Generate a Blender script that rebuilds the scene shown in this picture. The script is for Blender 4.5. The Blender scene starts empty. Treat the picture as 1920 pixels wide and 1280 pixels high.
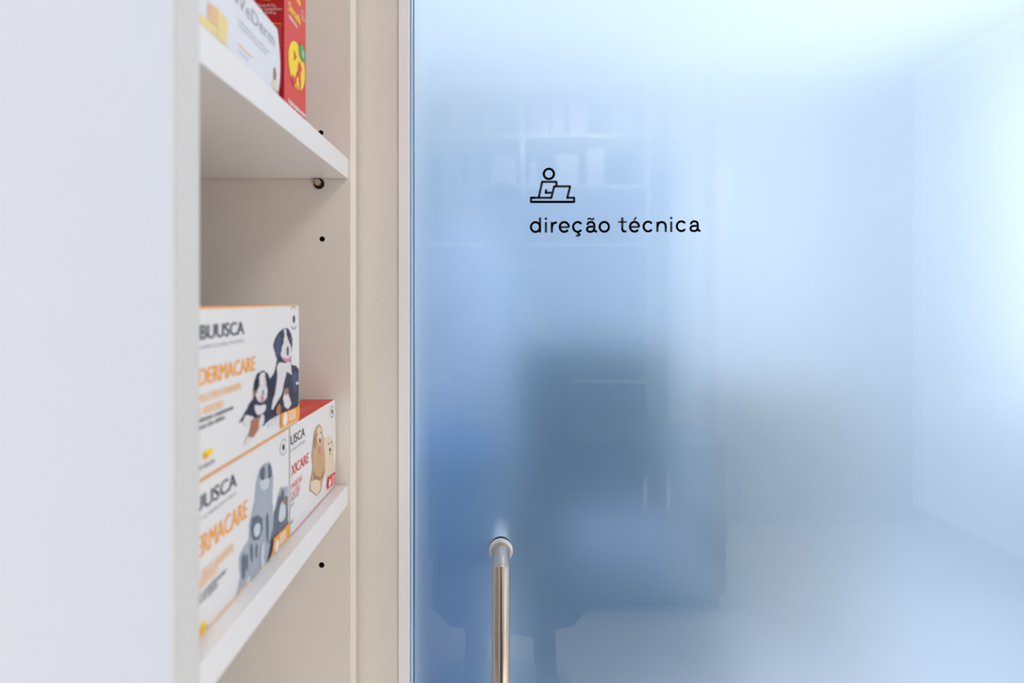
import bpy, bmesh, math, random
from mathutils import Vector, Matrix
random.seed(7)
SC = bpy.context.scene
COL = SC.collection
PI = math.pi

# ------------------------------------------------------------------ camera, world, light, exposure
H = 1.35            # camera height
F = 938.0           # focal length in px of a 1920 px wide frame
VX, VY = 938.0, 560.0   # where the +Y direction lands in the frame
cam_d = bpy.data.cameras.new('camera')
cam = bpy.data.objects.new('camera', cam_d); COL.objects.link(cam)
cam.location = (0, 0, H); cam.rotation_euler = (PI/2, 0, 0)
cam_d.sensor_width = 36; cam_d.lens = F/1920*36
cam_d.shift_x = (960-VX)/1920; cam_d.shift_y = (VY-640)/1920
cam_d.clip_start = 0.01
cam_d.dof.use_dof = True; cam_d.dof.focus_distance = 0.66; cam_d.dof.aperture_fstop = 2.8
SC.camera = cam
SC.view_settings.view_transform = 'Standard'; SC.view_settings.look = 'None'
SC.view_settings.gamma = 1; SC.view_settings.use_curve_mapping = False
SC.view_settings.exposure = -0.2
SC.cycles.max_bounces = 12; SC.cycles.transmission_bounces = 8; SC.cycles.diffuse_bounces = 5
SC.cycles.glossy_bounces = 5
SC.cycles.use_denoising = True
SC.cycles.sample_clamp_indirect = 6.0

world = bpy.data.worlds.new('world'); SC.world = world; world.use_nodes = True
bg = world.node_tree.nodes['Background']; bg.inputs[0].default_value = (0.75, 0.87, 1, 1); bg.inputs[1].default_value = 0.6

def area(name, loc, rot, sx, sy, power, color):
    d = bpy.data.lights.new(name, 'AREA'); d.shape = 'RECTANGLE'; d.size = sx; d.size_y = sy
    d.energy = power; d.color = color
    o = bpy.data.objects.new(name, d); COL.objects.link(o); o.location = loc; o.rotation_euler = rot
    return o
# shop side: ceiling panels and the daylight of the shop window on the right
area('ceiling_light_shop', (0.95, -0.50, 2.66), (0, 0, 0), 0.6, 0.6, 15, (1.0, 0.965, 0.93))
area('window_daylight', (2.40, -0.45, 1.4), (0, math.radians(90), 0), 2.5, 2.3, 13, (0.90, 0.94, 1.0))
def spot(name, loc, power, color, deg):
    d = bpy.data.lights.new(name, 'SPOT'); d.energy = power; d.color = color; d.spot_size = math.radians(deg); d.spot_blend = 0.6
    d.shadow_soft_size = 0.05
    o = bpy.data.objects.new(name, d); COL.objects.link(o); o.location = loc
for i, (x, y) in enumerate(((0.75, 0.15), (0.75, -0.75), (1.6, -0.2))):  # added spots on the floor, so its bounce lifts the shelf undersides
    spot('fill_spot', (x, y, 2.66), 170, (1.0, 0.97, 0.95), 50)
for i, (x, y) in enumerate(((0.35, -1.0), (1.35, -1.1))):  # added spots that brighten the opposite wall for its reflection and bounce
    spot('fill_spot', (x, y, 2.66), 100, (1.0, 0.97, 0.94), 95)
# office side: ceiling panel, plus two added fill lights
area('ceiling_light_office', (0.75, 1.95, 2.66), (0, 0, 0), 3.0, 2.2, 14.5, (0.90, 0.93, 0.98))
area('office_side_fill', (2.50, 1.5, 1.7), (0, math.radians(90), 0), 1.7, 1.2, 37, (0.90, 0.925, 0.98))  # added cool side light, out of view; the wall has no window
area('office_near_fill', (-0.3, 1.15, 2.66), (0, 0, 0), 0.5, 0.5, 6, (0.90, 0.93, 0.98))  # added to brighten the fronts of things near the door

# ------------------------------------------------------------------ materials
MATS = {}
def srgb(r, g, b):
    def f(c):
        c /= 255.0
        return c/12.92 if c <= 0.04045 else ((c+0.055)/1.055)**2.4
    return (f(r), f(g), f(b), 1)
def mat(name, rgb, rough=0.5, metal=0.0, bump=0.0, scale=200.0, var=0.02, coat=0.0, spec=0.5):
    if name in MATS: return MATS[name]
    m = bpy.data.materials.new(name); m.use_nodes = True
    nt = m.node_tree; b = nt.nodes['Principled BSDF']
    b.inputs['Roughness'].default_value = rough; b.inputs['Metallic'].default_value = metal
    b.inputs['Coat Weight'].default_value = coat; b.inputs['Specular IOR Level'].default_value = spec
    tc = nt.nodes.new('ShaderNodeTexCoord'); no = nt.nodes.new('ShaderNodeTexNoise')
    no.inputs['Scale'].default_value = scale; no.inputs['Detail'].default_value = 3
    nt.links.new(tc.outputs['Object'], no.inputs['Vector'])
    c = srgb(*rgb)
    mx = nt.nodes.new('ShaderNodeMixRGB'); mx.blend_type = 'MIX'
    mx.inputs[1].default_value = tuple(x*(1-var) for x in c[:3])+(1,)
    mx.inputs[2].default_value = tuple(min(1, x*(1+var)) for x in c[:3])+(1,)
    nt.links.new(no.outputs['Fac'], mx.inputs[0]); nt.links.new(mx.outputs[0], b.inputs['Base Color'])
    if bump:
        bp = nt.nodes.new('ShaderNodeBump'); bp.inputs['Strength'].default_value = bump
        bp.inputs['Distance'].default_value = 0.001
        nt.links.new(no.outputs['Fac'], bp.inputs['Height']); nt.links.new(bp.outputs[0], b.inputs['Normal'])
    MATS[name] = m
    return m

def glass_clear():
    m = bpy.data.materials.new('clear glass'); m.use_nodes = True; nt = m.node_tree; nt.nodes.clear()
    o = nt.nodes.new('ShaderNodeOutputMaterial'); g = nt.nodes.new('ShaderNodeBsdfGlass')
    g.inputs['Color'].default_value = (0.94, 0.968, 0.985, 1); g.inputs['Roughness'].default_value = 0.0; g.inputs['IOR'].default_value = 1.5
    nt.links.new(g.outputs[0], o.inputs[0]); return m
def glass_frost():
    m = bpy.data.materials.new('acid etched glass back'); m.use_nodes = True; nt = m.node_tree; nt.nodes.clear()
    o = nt.nodes.new('ShaderNodeOutputMaterial'); g = nt.nodes.new('ShaderNodeBsdfGlass')
    g.inputs['Color'].default_value = (0.83, 0.885, 0.965, 1); g.inputs['Roughness'].default_value = 0.41; g.inputs['IOR'].default_value = 1.5
    t = nt.nodes.new('ShaderNodeBsdfTranslucent'); t.inputs['Color'].default_value = (0.46, 0.77, 1.0, 1)
    mx = nt.nodes.new('ShaderNodeMixShader'); mx.inputs[0].default_value = 0.22
    nt.links.new(g.outputs[0], mx.inputs[1]); nt.links.new(t.outputs[0], mx.inputs[2])
    nt.links.new(mx.outputs[0], o.inputs[0]); return m
M_GLASS, M_FROST = glass_clear(), glass_frost()
M_EDGE = mat('polished glass edge', (186, 220, 252), 0.15)
M_GAP = mat('dark seal line', (58, 92, 112), 0.4)
M_WHITE = mat('white painted wall', (226, 229, 236), 0.42, bump=0.03, scale=300)
M_BEIGE = mat('beige painted plaster', (235, 229, 220), 0.75, bump=0.12, scale=420)
M_CARC = mat('warm off white melamine', (242, 234, 225), 0.45, bump=0.02, scale=500)
M_BAND = mat('cream edge banding', (238, 230, 220), 0.4)
M_BAND2 = mat('pale grey edge banding', (216, 215, 212), 0.4)
M_SHELF = mat('white melamine', (236, 234, 233), 0.33, bump=0.01, scale=500)
M_FRAME = mat('white door frame', (252, 252, 254), 0.4)
M_MDF = mat('raw drilled chipboard', (70, 45, 22), 0.9)
M_BLACK = mat('black vinyl', (20, 21, 25), 0.5)
M_STEEL = mat('brushed stainless steel', (200, 188, 176), 0.24, metal=1.0, bump=0.03, scale=350)
M_CHROME = mat('polished steel', (228, 226, 224), 0.12, metal=1.0)
M_WASH = mat('clear pale washer', (226, 234, 240), 0.3)
M_SATIN = mat('satin steel', (236, 234, 232), 0.38, metal=1.0)
M_PINB = mat('dark rubber bushing', (22, 18, 16), 0.5)
M_PIN = mat('nickel pin', (214, 196, 176), 0.3, metal=1.0)
M_CEIL = mat('white ceiling paint', (240, 240, 240), 0.9)
M_FLOOR = mat('pale warm vinyl floor', (232, 222, 212), 0.45, scale=30)
M_CARD = mat('white coated carton', (232, 230, 229), 0.38)
M_CARDG = mat('cool white coated carton', (228, 230, 236), 0.38)
M_ORANGE = mat('orange print', (250, 165, 30), 0.4)
M_ORANGEL = mat('pale orange print', (252, 196, 132), 0.4)
M_REDC = mat('red carton', (232, 50, 38), 0.38)
M_REDP = mat('red print', (226, 40, 42), 0.4)
M_REDL = mat('pale red print', (240, 140, 142), 0.4)
M_INK = mat('dark grey ink', (52, 54, 70), 0.45)
M_GREYT = mat('light grey ink', (158, 158, 166), 0.45)
M_NAVY = mat('near black blue print', (36, 42, 66), 0.4)
M_FURW = mat('white fur print', (224, 219, 220), 0.4)
M_TAN = mat('tan fur print', (176, 116, 84), 0.4)
M_PINK = mat('pink print', (214, 140, 156), 0.4)
M_GOLD1 = mat('golden fur print', (206, 166, 124), 0.4, var=0.08, scale=90)
M_GOLD2 = mat('pale golden fur print', (230, 212, 186), 0.4, var=0.06, scale=90)
M_GOLD3 = mat('brown fur print', (166, 122, 84), 0.4)
M_CAT1 = mat('grey tabby print', (168, 176, 188), 0.4, var=0.12, scale=120)
M_CAT2 = mat('dark tabby print', (98, 108, 124), 0.4, var=0.1, scale=120)
M_CAT3 = mat('pale tabby print', (206, 212, 220), 0.4)
M_YEL = mat('yellow print', (250, 220, 20), 0.4)
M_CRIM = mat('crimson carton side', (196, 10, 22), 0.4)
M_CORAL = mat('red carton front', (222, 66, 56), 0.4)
M_GREEN = mat('green print', (74, 160, 90), 0.4)
M_WPRINT = mat('white print', (240, 236, 232), 0.4)
M_PEACH = mat('peach print', (234, 192, 142), 0.4)
M_PYEL = mat('pale yellow print', (240, 218, 150), 0.4)
M_PBLUE = mat('pale blue print', (176, 196, 228), 0.4)

# ------------------------------------------------------------------ helpers
def tag(o, label=None, cat=None, group=None, kind=None):
    if label: o['label'] = label
    if cat: o['category'] = cat
    if group: o['group'] = group
    if kind: o['kind'] = kind
    return o
def thing(name, loc, label=None, cat=None, group=None, kind=None):
    o = bpy.data.objects.new(name, None); COL.objects.link(o); o.location = loc
    o.empty_display_size = 0.02
    return tag(o, label, cat, group, kind)
def link(name, bm, mats, parent=None, smooth=False, bevel=0.0):
    me = bpy.data.meshes.new(name); bm.normal_update(); bm.to_mesh(me); bm.free()
    for m in (mats if isinstance(mats, (list, tuple)) else [mats]): me.materials.append(m)
    if smooth:
        for p in me.polygons: p.use_smooth = True
    o = bpy.data.objects.new(name, me); COL.objects.link(o)
    if parent:
        o.parent = parent
        # local origin of the chain
        w = Vector((0, 0, 0)); p = parent
        while p: w += Vector(p.location); p = p.parent
        for v in me.vertices: v.co -= w
    if bevel:
        md = o.modifiers.new('bevel', 'BEVEL'); md.width = bevel; md.segments = 2; md.limit_method = 'ANGLE'
    return o
def bx(bm, x0, x1, y0, y1, z0, z1, mi=0):
    vs = [bm.verts.new((x, y, z)) for z in (z0, z1) for x, y in ((x0, y0), (x1, y0), (x1, y1), (x0, y1))]
    for f in ((3, 2, 1, 0), (4, 5, 6, 7), (0, 1, 5, 4), (1, 2, 6, 5), (2, 3, 7, 6), (3, 0, 4, 7)):
        bm.faces.new([vs[i] for i in f]).material_index = mi
def box(name, x0, x1, y0, y1, z0, z1, m, parent=None, bevel=0.0):
    bm = bmesh.new(); bx(bm, x0, x1, y0, y1, z0, z1)
    return link(name, bm, m, parent, bevel=bevel)
def tube(bm, pts, r, seg=24, mi=0, cap=True):
    pts = [Vector(p) for p in pts]; rs = r if isinstance(r, (list, tuple)) else [r]*len(pts)
    rings = []; n = len(pts)
    prev = None
    for i, p in enumerate(pts):
        d = (pts[min(i+1, n-1)]-pts[max(i-1, 0)]).normalized()
        if prev is None:
            a = Vector((1, 0, 0)) if abs(d.x) < 0.9 else Vector((0, 0, 1))
            u = d.cross(a).normalized()
        else:
            u = (prev-d*prev.dot(d)).normalized()
        prev = u; v = d.cross(u)
        rings.append([bm.verts.new(p+(u*math.cos(2*PI*k/seg)+v*math.sin(2*PI*k/seg))*rs[i]) for k in range(seg)])
    for a, b in zip(rings, rings[1:]):
        for k in range(seg):
            f = bm.faces.new((a[k], a[(k+1) % seg], b[(k+1) % seg], b[k])); f.material_index = mi
    if cap:
        bm.faces.new(rings[0][::-1]).material_index = mi; bm.faces.new(rings[-1]).material_index = mi
def struct(name, x0, x1, y0, y1, z0, z1, m, label, parent=None):
    o = box(name, x0, x1, y0, y1, z0, z1, m, parent)
    return tag(o, label, kind='structure')

# ------------------------------------------------------------------ setting: shop side
DX0, DX1 = -0.1325, 0.86      # door opening
YW = 0.652                    # face of the beige wall
CE = 2.70
struct('floor', -1.6, 2.6, -1.75, 0.66, -0.05, 0, M_FLOOR, 'pale smooth floor running through shop and office')
struct('ceiling', -1.6, 2.6, -1.75, 3.3, CE, CE+0.05, M_CEIL, 'white ceiling over shop and office')
struct('wall_left', -0.53, -0.1865, 0.02, 0.2845, 0, CE, M_WHITE, 'smooth white wall filling the left of the frame before the shelving')
struct('wall_back_left', -1.6, -0.1325, YW, 0.78, 0, CE, M_BEIGE, 'narrow beige wall strip between shelving and glass door')
struct('wall_back_right', 0.90, 2.6, YW, 0.78, 0, CE, M_BEIGE, 'beige wall on the hinge side of the glass door')
struct('wall_back_top', -0.1325, 0.90, YW, 0.78, 2.24, CE, M_BEIGE, 'beige wall over the glass door')
struct('wall_left_far', -0.60, -0.53, -1.75, YW, 0, CE, M_BEIGE, 'beige wall behind the shelving unit')
struct('wall_front', -1.6, 2.6, -1.85, -1.75, 0, CE, M_BEIGE, 'shop wall opposite the glass door')
struct('wall_right', 2.55, 2.65, -1.75, YW, 0, 0.9, M_WHITE, 'low shop wall under the shop window')
struct('wall_right_top', 2.55, 2.65, -1.75, YW, 2.5, CE, M_WHITE, 'shop wall over the shop window')
# office side
M_OFF = mat('white office wall', (240, 243, 246), 0.8)
struct('wall_office_left', -1.35, -1.25, 0.78, 3.3, 0, CE, M_OFF, 'white side wall of the office behind the glass')
struct('wall_office_right', 2.55, 2.65, 0.78, 3.3, 0, CE, M_OFF, 'white right wall of the office behind the glass')
struct('wall_office_back', -1.6, 2.6, 3.25, 3.35, 0, CE, M_OFF, 'bright white end wall of the office behind the glass')

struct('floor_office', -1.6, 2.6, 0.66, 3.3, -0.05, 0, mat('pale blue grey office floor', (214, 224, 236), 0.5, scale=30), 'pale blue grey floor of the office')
# door: frame, pane, seal, lettering, icon, handles
door = thing('door_1', (-0.118, 0.655, 0), 'blue frosted glass door lettered in black', None, None, 'structure')
bm = bmesh.new()
bx(bm, DX0, -0.1178, 0.6500, 0.665, 0, 2.24); bx(bm, -0.1178, 0.90, 0.6500, 0.665, 2.20, 2.24); bx(bm, 0.86, 0.90, 0.6500, 0.665, 0, 2.20)
link('door_frame', bm, M_FRAME, door, bevel=0.0008)
YG, YB = 0.655, 0.665
XG = -0.1125
bm = bmesh.new(); bx(bm, XG, 0.858, YG, YB, 0.008, 2.198)
bm.faces.ensure_lookup_table(); bm.faces[4].material_index = 1    # +Y face is etched
link('glass_pane', bm, [M_GLASS, M_FROST], door)
box('glass_edge', -0.1172, XG-0.0012, YG-0.0042, YB, 0.008, 2.198, M_EDGE, door, bevel=0.0008)
box('seal', XG-0.0011, XG-0.0003, YG+0.001, YB, 0.008, 2.198, M_GAP, door)

YS = YG-0.0003
SK = YG/F
def sp(x, y):   # point of the crop the strokes were measured in -> point on the pane
    px, py = 960+x/5.0526, 290+y/5.0526
    return Vector(((px-VX)*SK, YS, H-(py-VY)*SK))
def stroke(bm, pts, w, closed=False):
    P = [sp(*p) for p in pts]; hw = w/5.0526*SK/2
    n = Vector((0, -1, 0)); L = len(P); segs = L if closed else L-1
    for i in range(segs):
        a, b = P[i], P[(i+1) % L]
        if (b-a).length < 1e-7: continue
        d = (b-a).normalized(); s = d.cross(n)*hw
        bm.faces.new([bm.verts.new(q) for q in (a-s, b-s, b+s, a+s)])
    idx = range(L) if closed else range(1, L-1)
    for i in idx:
        disc(bm, P[i], hw)
def disc(bm, c, r, seg=14, yoff=0.0):
    bm.faces.new([bm.verts.new((c.x+r*math.cos(t), c.y+yoff, c.z+r*math.sin(t))) for t in [2*PI*k/seg for k in range(seg)]])
def arc(cx, cy, rx, ry, a0, a1, n=28):
    return [(cx+rx*math.cos(math.radians(a0+(a1-a0)*i/n)), cy-ry*math.sin(math.radians(a0+(a1-a0)*i/n))) for i in range(n+1)]
def bez(*c, n=10):
    out = []
    for i in range(n+1):
        t = i/n; q = list(c)
        while len(q) > 1: q = [((1-t)*a[0]+t*b[0], (1-t)*a[1]+t*b[1]) for a, b in zip(q, q[1:])]
        out.append(q[0])
    return out
W = 21
bm = bmesh.new()
def g_c(cx, cy): stroke(bm, arc(cx, cy, 43, 46, 38, 322), W)
def g_e(cx, cy):
    stroke(bm, arc(cx, cy, 43, 46, -2, 322), W); stroke(bm, [(cx-42, cy+2), (cx+46, cy+2)], 18)
def g_a(dx, dy):
    stroke(bm, bez((715+dx, 664+dy), (718+dx, 638+dy), (745+dx, 638+dy))+bez((745+dx, 638+dy), (780+dx, 638+dy), (779+dx, 672+dy))+[(779+dx, 705+dy)]+bez((779+dx, 705+dy), (779+dx, 729+dy), (802+dx, 727+dy)), W)
    stroke(bm, [(779+dx, 681+dy), (748+dx, 681+dy)]+bez((748+dx, 681+dy), (710+dx, 682+dy), (711+dx, 706+dy))+bez((711+dx, 706+dy), (712+dx, 730+dy), (740+dx, 730+dy))+bez((740+dx, 730+dy), (774+dx, 729+dy), (779+dx, 700+dy)), W)
stroke(bm, arc(222, 685, 43, 46, 0, 360), W); stroke(bm, [(265, 594), (265, 738)], W)
for x, y in ((321, 0), (1508, -6)):
    stroke(bm, [(x, 638+y), (x, 738+y)], W); disc(bm, sp(x, 606+y), 12.5/5.0526*SK)
stroke(bm, [(377, 636), (377, 738)], W); stroke(bm, bez((377, 700), (378, 640), (424, 643), n=12), W)
g_e(495, 684); g_c(622, 684)
stroke(bm, [(629, 728), (624, 750), (634, 749)]+bez((634, 749), (654, 760), (626, 768))+[(604, 766)], 15)
g_a(0, 0); stroke(bm, bez((718, 616), (726, 594), (747, 609))+bez((747, 609), (766, 622), (775, 599)), 14)
stroke(bm, arc(874, 683, 44, 46, 0, 360), W)
stroke(bm, [(1044, 594), (1044, 700)]+bez((1044, 700), (1045, 727), (1062, 726))+[(1084, 726)], W); stroke(bm, [(1006, 637), (1087, 637)], 15)
g_e(1160, 682); stroke(bm, [(1153, 620), (1177, 592)], 16)
g_c(1289, 680)
stroke(bm, [(1377, 634), (1377, 732)], W); stroke(bm, bez((1377, 690), (1380, 638), (1418, 638))+bez((1418, 638), (1456, 640), (1456, 685))+[(1456, 732)], W)
g_c(1604, 677); g_a(980, -7)
link('sign_lettering', bm, M_BLACK, door)['label'] = 'black lettering reading direção técnica'
bm = bmesh.new(); W = 21.5
stroke(bm, arc(349, 182, 48, 48, 0, 360, 40), W)
stroke(bm, [(254, 408), (254, 402), (285, 257), (420, 257), (422, 300)], W)
stroke(bm, [(325, 328), (319, 360), (375, 360)], W)
stroke(bm, [(180, 408), (372, 408), (400, 300), (550, 300), (523, 408), (588, 408), (588, 447), (180, 447)], W, False)
stroke(bm, [(588, 447), (180, 447), (180, 408), (220, 408)], W)
link('sign_icon', bm, M_BLACK, door)['label'] = 'black line icon of a person at a laptop'

def handle(side, label):
    # side -1: room of the camera, +1: office
    y0 = YG if side < 0 else YB
    hx, r, zt = 0.0008, 0.0109, 1.35-0.3290
    yc = y0+side*0.0485
    # origin of the handle on the pane
    bm = bmesh.new()
    R = [(0.0, 0.0142), (0.0045, 0.0145), (0.0060, 0.0136)]
    e = link_after = None
    hb = bmesh.new()
    zb = 0.62
    for z in (zt, zb):
        tube(hb, [(hx, y0+side*t, z) for t, _ in R[:3]], [q for _, q in R[:3]], 40)
    # mitred C shape
    seg = 40
    tb = bmesh.new()
    def ring(f): return [tb.verts.new(f(2*PI*k/seg)) for k in range(seg)]
    rr = []; steel = M_STEEL if side < 0 else M_SATIN  # twin gets a paler steel, standing in for ceiling light on it
    rr.append(ring(lambda t: (hx+r*math.cos(t), y0+side*0.004, zt+r*math.sin(t))))
    rr.append(ring(lambda t: (hx+r*math.cos(t), yc+side*r*math.sin(t), zt+r*math.sin(t))))
    rr.append(ring(lambda t: (hx+r*math.cos(t), yc+side*r*math.sin(t), zb-r*math.sin(t))))
    rr.append(ring(lambda t: (hx+r*math.cos(t), y0+side*0.004, zb-r*math.sin(t))))
    for a, b in zip(rr, rr[1:]):
        for k in range(seg):
            f = tb.faces.new((a[k], a[(k+1) % seg], b[(k+1) % seg], b[k])); f.smooth = True
    bmesh.ops.recalc_face_normals(tb, faces=tb.faces)
    me_o = link('handle', tb, steel, door)
    me_o['label'] = label
    for ed in me_o.data.edges:
        a, b = [me_o.data.vertices[i].co for i in ed.vertices]
        if abs(a.z-b.z) < 0.02 and abs(a.y-b.y) < 0.02 and abs((a.z-b.z)) > 0: ed.use_edge_sharp = False
    sh = me_o.modifiers.new('bevel', 'BEVEL'); sh.width = 0.0006; sh.segments = 1; sh.limit_method = 'ANGLE'; sh.angle_limit = math.radians(50)
    fl = link('flange', hb, M_SATIN, me_o, smooth=False)
    wb = bmesh.new()
    for z in (zt, zb): tube(wb, [(hx, y0+side*0.00005, z), (hx, y0+side*0.0012, z)], 0.0157, 40)
    link('washer', wb, M_WASH, me_o)
    return me_o
handle(-1, 'brushed steel pull handle on the near side')
handle(1, 'twin pull handle seen blurred through the glass')

# ------------------------------------------------------------------ shelving unit beside the door
X0 = -0.187
Y1, Y2 = 0.310, 0.620
T = 0.0245
unit = thing('shelving_unit', (-0.34, 0.465, 0), 'off-white open shelving unit with drilled sides between white wall and glass door', 'shelving unit')
def drilled(name, y0, y1, holes, facing):
    bm = bmesh.new(); bx(bm, X0-0.335, X0, y0, y1, 0.0, 2.45)
    o = link(name, bm, [M_CARC, M_MDF], unit)
    off = Vector(unit.location)
    cb = bmesh.new()
    for (hx, hz, r) in holes:
        yy = y0 if facing < 0 else y1
        tube(cb, [(hx, yy-0.011, hz), (hx, yy+0.011, hz)], r, 24, mi=1)
    bmesh.ops.recalc_face_normals(cb, faces=cb.faces)
    co = link('cutter', cb, [M_CARC, M_MDF], unit)
    md = o.modifiers.new('b', 'BOOLEAN'); md.operation = 'DIFFERENCE'; md.object = co; md.solver = 'EXACT'
    dg = bpy.context.evaluated_depsgraph_get()
    nm = bpy.data.meshes.new_from_object(o.evaluated_get(dg)); o.modifiers.clear(); o.data = nm
    bpy.data.objects.remove(co)
    return o
sc2 = Y2/F
hx = lambda px: (px-VX)*sc2
hz = lambda py: H+(VY-py)*sc2
drilled('side_panel', Y2, Y2+T, [(hx(601.5), hz(249), 0.0033), (hx(604), hz(448), 0.0033), (hx(603), hz(1059), 0.0035)], -1)
drilled('side_panel', Y1-T, Y1, [(hx(604), hz(448), 0.0033)], 1)
bm = bmesh.new()
bx(bm, X0, X0+0.0012, Y2, Y2+T, 0, 2.45)
link('edge_band', bm, M_BAND, unit)
bm = bmesh.new(); bx(bm, X0, X0+0.0006, Y1-T+0.0015, Y1, 0, 2.45); link('edge_band', bm, M_BAND2, unit)
box('back_panel', X0-0.335, X0-0.327, Y1, Y2, 0.0, 2.45, M_CARC, unit)
box('plinth', X0-0.32, X0-0.02, Y1+0.0003, Y2-0.0003, 0.0, 0.08, M_SHELF, unit)
ZU0, ZU1 = H+0.1487, H+0.1732      # upper shelf in view
ZL0, ZL1 = H-0.2545, H-0.2300      # lower shelf in view
for z in (H-1.02, H-0.6345, ZL0, ZU0, H+0.552, H+0.96):
    s = box('shelf', X0-0.326, X0-0.0015, Y1+0.0005, Y2-0.0012, z, z+T, M_SHELF, unit, bevel=0.0006)
for (zz) in (H+(VY-344.5)*sc2, ZL0-0.0068):
    bm = bmesh.new()
    c = (hx(598.5), zz)
    tube(bm, [(c[0], Y2-0.0012, c[1]), (c[0], Y2-0.0002, c[1])], 0.0066, 32)
    p = link('shelf_pin', bm, M_PINB, unit); p['label'] = 'metal shelf pin in a dark bushing'
    bm = bmesh.new()
    tube(bm, [(c[0], Y2-0.0065, c[1]+0.0006), (c[0], Y2-0.0011, c[1]+0.0006)], 0.0040, 28)
    link('pin_tip', bm, M_PIN, p, bevel=0.0005)

# ------------------------------------------------------------------ print on cartons
def font_mesh(s):
    cu = bpy.data.curves.new('t', 'FONT'); cu.body = s; cu.resolution_u = 3
    o = bpy.data.objects.new('t', cu); COL.objects.link(o)
    dg = bpy.context.evaluated_depsgraph_get(); dg.update()
    me = bpy.data.meshes.new_from_object(o.evaluated_get(dg))
    bpy.data.objects.remove(o)
    vs = [(v.co.x, v.co.y) for v in me.vertices]; fs = [tuple(p.vertices) for p in me.polygons]
    bpy.data.meshes.remove(me)
    return vs, fs
class Face:
    """a carton face in the plane x = X (print reads along +Y) ; collects print of many inks"""
    def __init__(s, X, y0, y1, z0, z1, plane='x'):
        s.X, s.y0, s.y1, s.z0, s.z1, s.plane = X, y0, y1, z0, z1, plane
        s.bm = bmesh.new(); s.mats = []; s.lift = 0.00022; s.n = 0
    def mi(s, m):
        if m not in s.mats: s.mats.append(m)
        return s.mats.index(m)
    def yz(s, px, py):
        if s.plane == 'x':
            Y = s.X*F/(px-VX)
            return (Y, H-(py-VY)*Y/F)
        return ((px-VX)*s.X/F, H-(py-VY)*s.X/F)
    def put(s, a, b, l):
        a = min(max(a, s.y0), s.y1)
        return s.bm.verts.new((s.X+l, a, b) if s.plane == 'x' else (a, s.X-l, b))
    def flat(s, pts, m, layer=1):
        s.n += 1; l = s.lift*layer+s.n % 50*0.000004
        f = s.bm.faces.new([s.put(a, b, l) for a, b in pts]); f.material_index = s.mi(m)
    def poly(s, pts, m, layer=1, cr=None):
        if cr: pts = [(cr[0]+x/cr[2], cr[1]+y/cr[2]) for x, y in pts]
        s.flat([s.yz(*p) for p in pts], m, layer)
    def blob(s, pts, m, layer=1, cr=None):     # polygon rounded by a closed Chaikin pass
        if len(pts) > 6 and cr and m not in (M_CORAL, M_YEL, M_ORANGE):   # tufty outline of a printed coat of fur
            q = []
            for a, b in zip(pts, pts[1:]+pts[:1]):
                L = math.hypot(b[0]-a[0], b[1]-a[1]); k = max(1, int(L/14))
                for i in range(k):
                    j = 3.2 if i else 0
                    q.append((a[0]+(b[0]-a[0])*i/k+random.uniform(-j, j), a[1]+(b[1]-a[1])*i/k+random.uniform(-j, j)))
            pts = q
        for _ in range(2):
            q = []
            for a, b in zip(pts, pts[1:]+pts[:1]):
                q += [(a[0]*.75+b[0]*.25, a[1]*.75+b[1]*.25), (a[0]*.25+b[0]*.75, a[1]*.25+b[1]*.75)]
            pts = q
        s.poly(pts, m, layer, cr)
    def ell(s, px, py, ry, m, layer=1, k=1.0, n=28, rx=None):       # circle on the face, ry in metres
        a, b = s.yz(px, py); rx = rx or ry*k
        s.flat([(a+rx*math.cos(2*PI*i/n), b+ry*math.sin(2*PI*i/n)) for i in range(n)], m, layer)
    def ring(s, px, py, r0, r1, m, layer=1, n=24, a0=0, a1=360):
        a, b = s.yz(px, py)
        for i in range(n):
            t0 = math.radians(a0+(a1-a0)*i/n); t1 = math.radians(a0+(a1-a0)*(i+.9)/n)
            s.flat([(a+r0*math.cos(t0), b+r0*math.sin(t0)), (a+r1*math.cos(t0), b+r1*math.sin(t0)), (a+r1*math.cos(t1), b+r1*math.sin(t1)), (a+r0*math.cos(t1), b+r0*math.sin(t1))], m, layer)
    def text(s, st, px0, px1, pyb, pyt, m, layer=1, bold=0.0):
        """px0..px1: columns of its ends; pyb, pyt: rows of baseline and cap top at px0"""
        a0, b0 = s.yz(px0, pyb); _, b1 = s.yz(px0, pyt); a1, _ = s.yz(px1, pyb)
        vs, fs = font_mesh(st)
        xs = [v[0] for v in vs]; x0, x1 = min(xs), max(xs)
        cap = 0.70 if any(ch.isupper() for ch in st) else 0.52
        mi = s.mi(m); l = s.lift*layer
        for kk, db in enumerate([0, bold, -bold] if bold else [0]):
            V = [s.put(a0+(x-x0)/(x1-x0)*(a1-a0)+db, b0+y/cap*(b1-b0), l+kk*0.00002) for x, y in vs]
            for f in fs:
                try: s.bm.faces.new([V[i] for i in f]).material_index = mi
                except ValueError: pass
    def line(s, px0, px1, py, hgt, m, layer=1):
        a0, b0 = s.yz(px0, py); a1, _ = s.yz(px1, py)
        s.flat([(a0, b0-hgt/2), (a1, b0-hgt/2), (a1, b0+hgt/2), (a0, b0+hgt/2)], m, layer)
    def done(s, name, parent, label=None):
        o = link(name, s.bm, s.mats, parent)
        s.bm = bmesh.new(); s.mats = []
        if label: o['label'] = label
        return o

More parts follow.
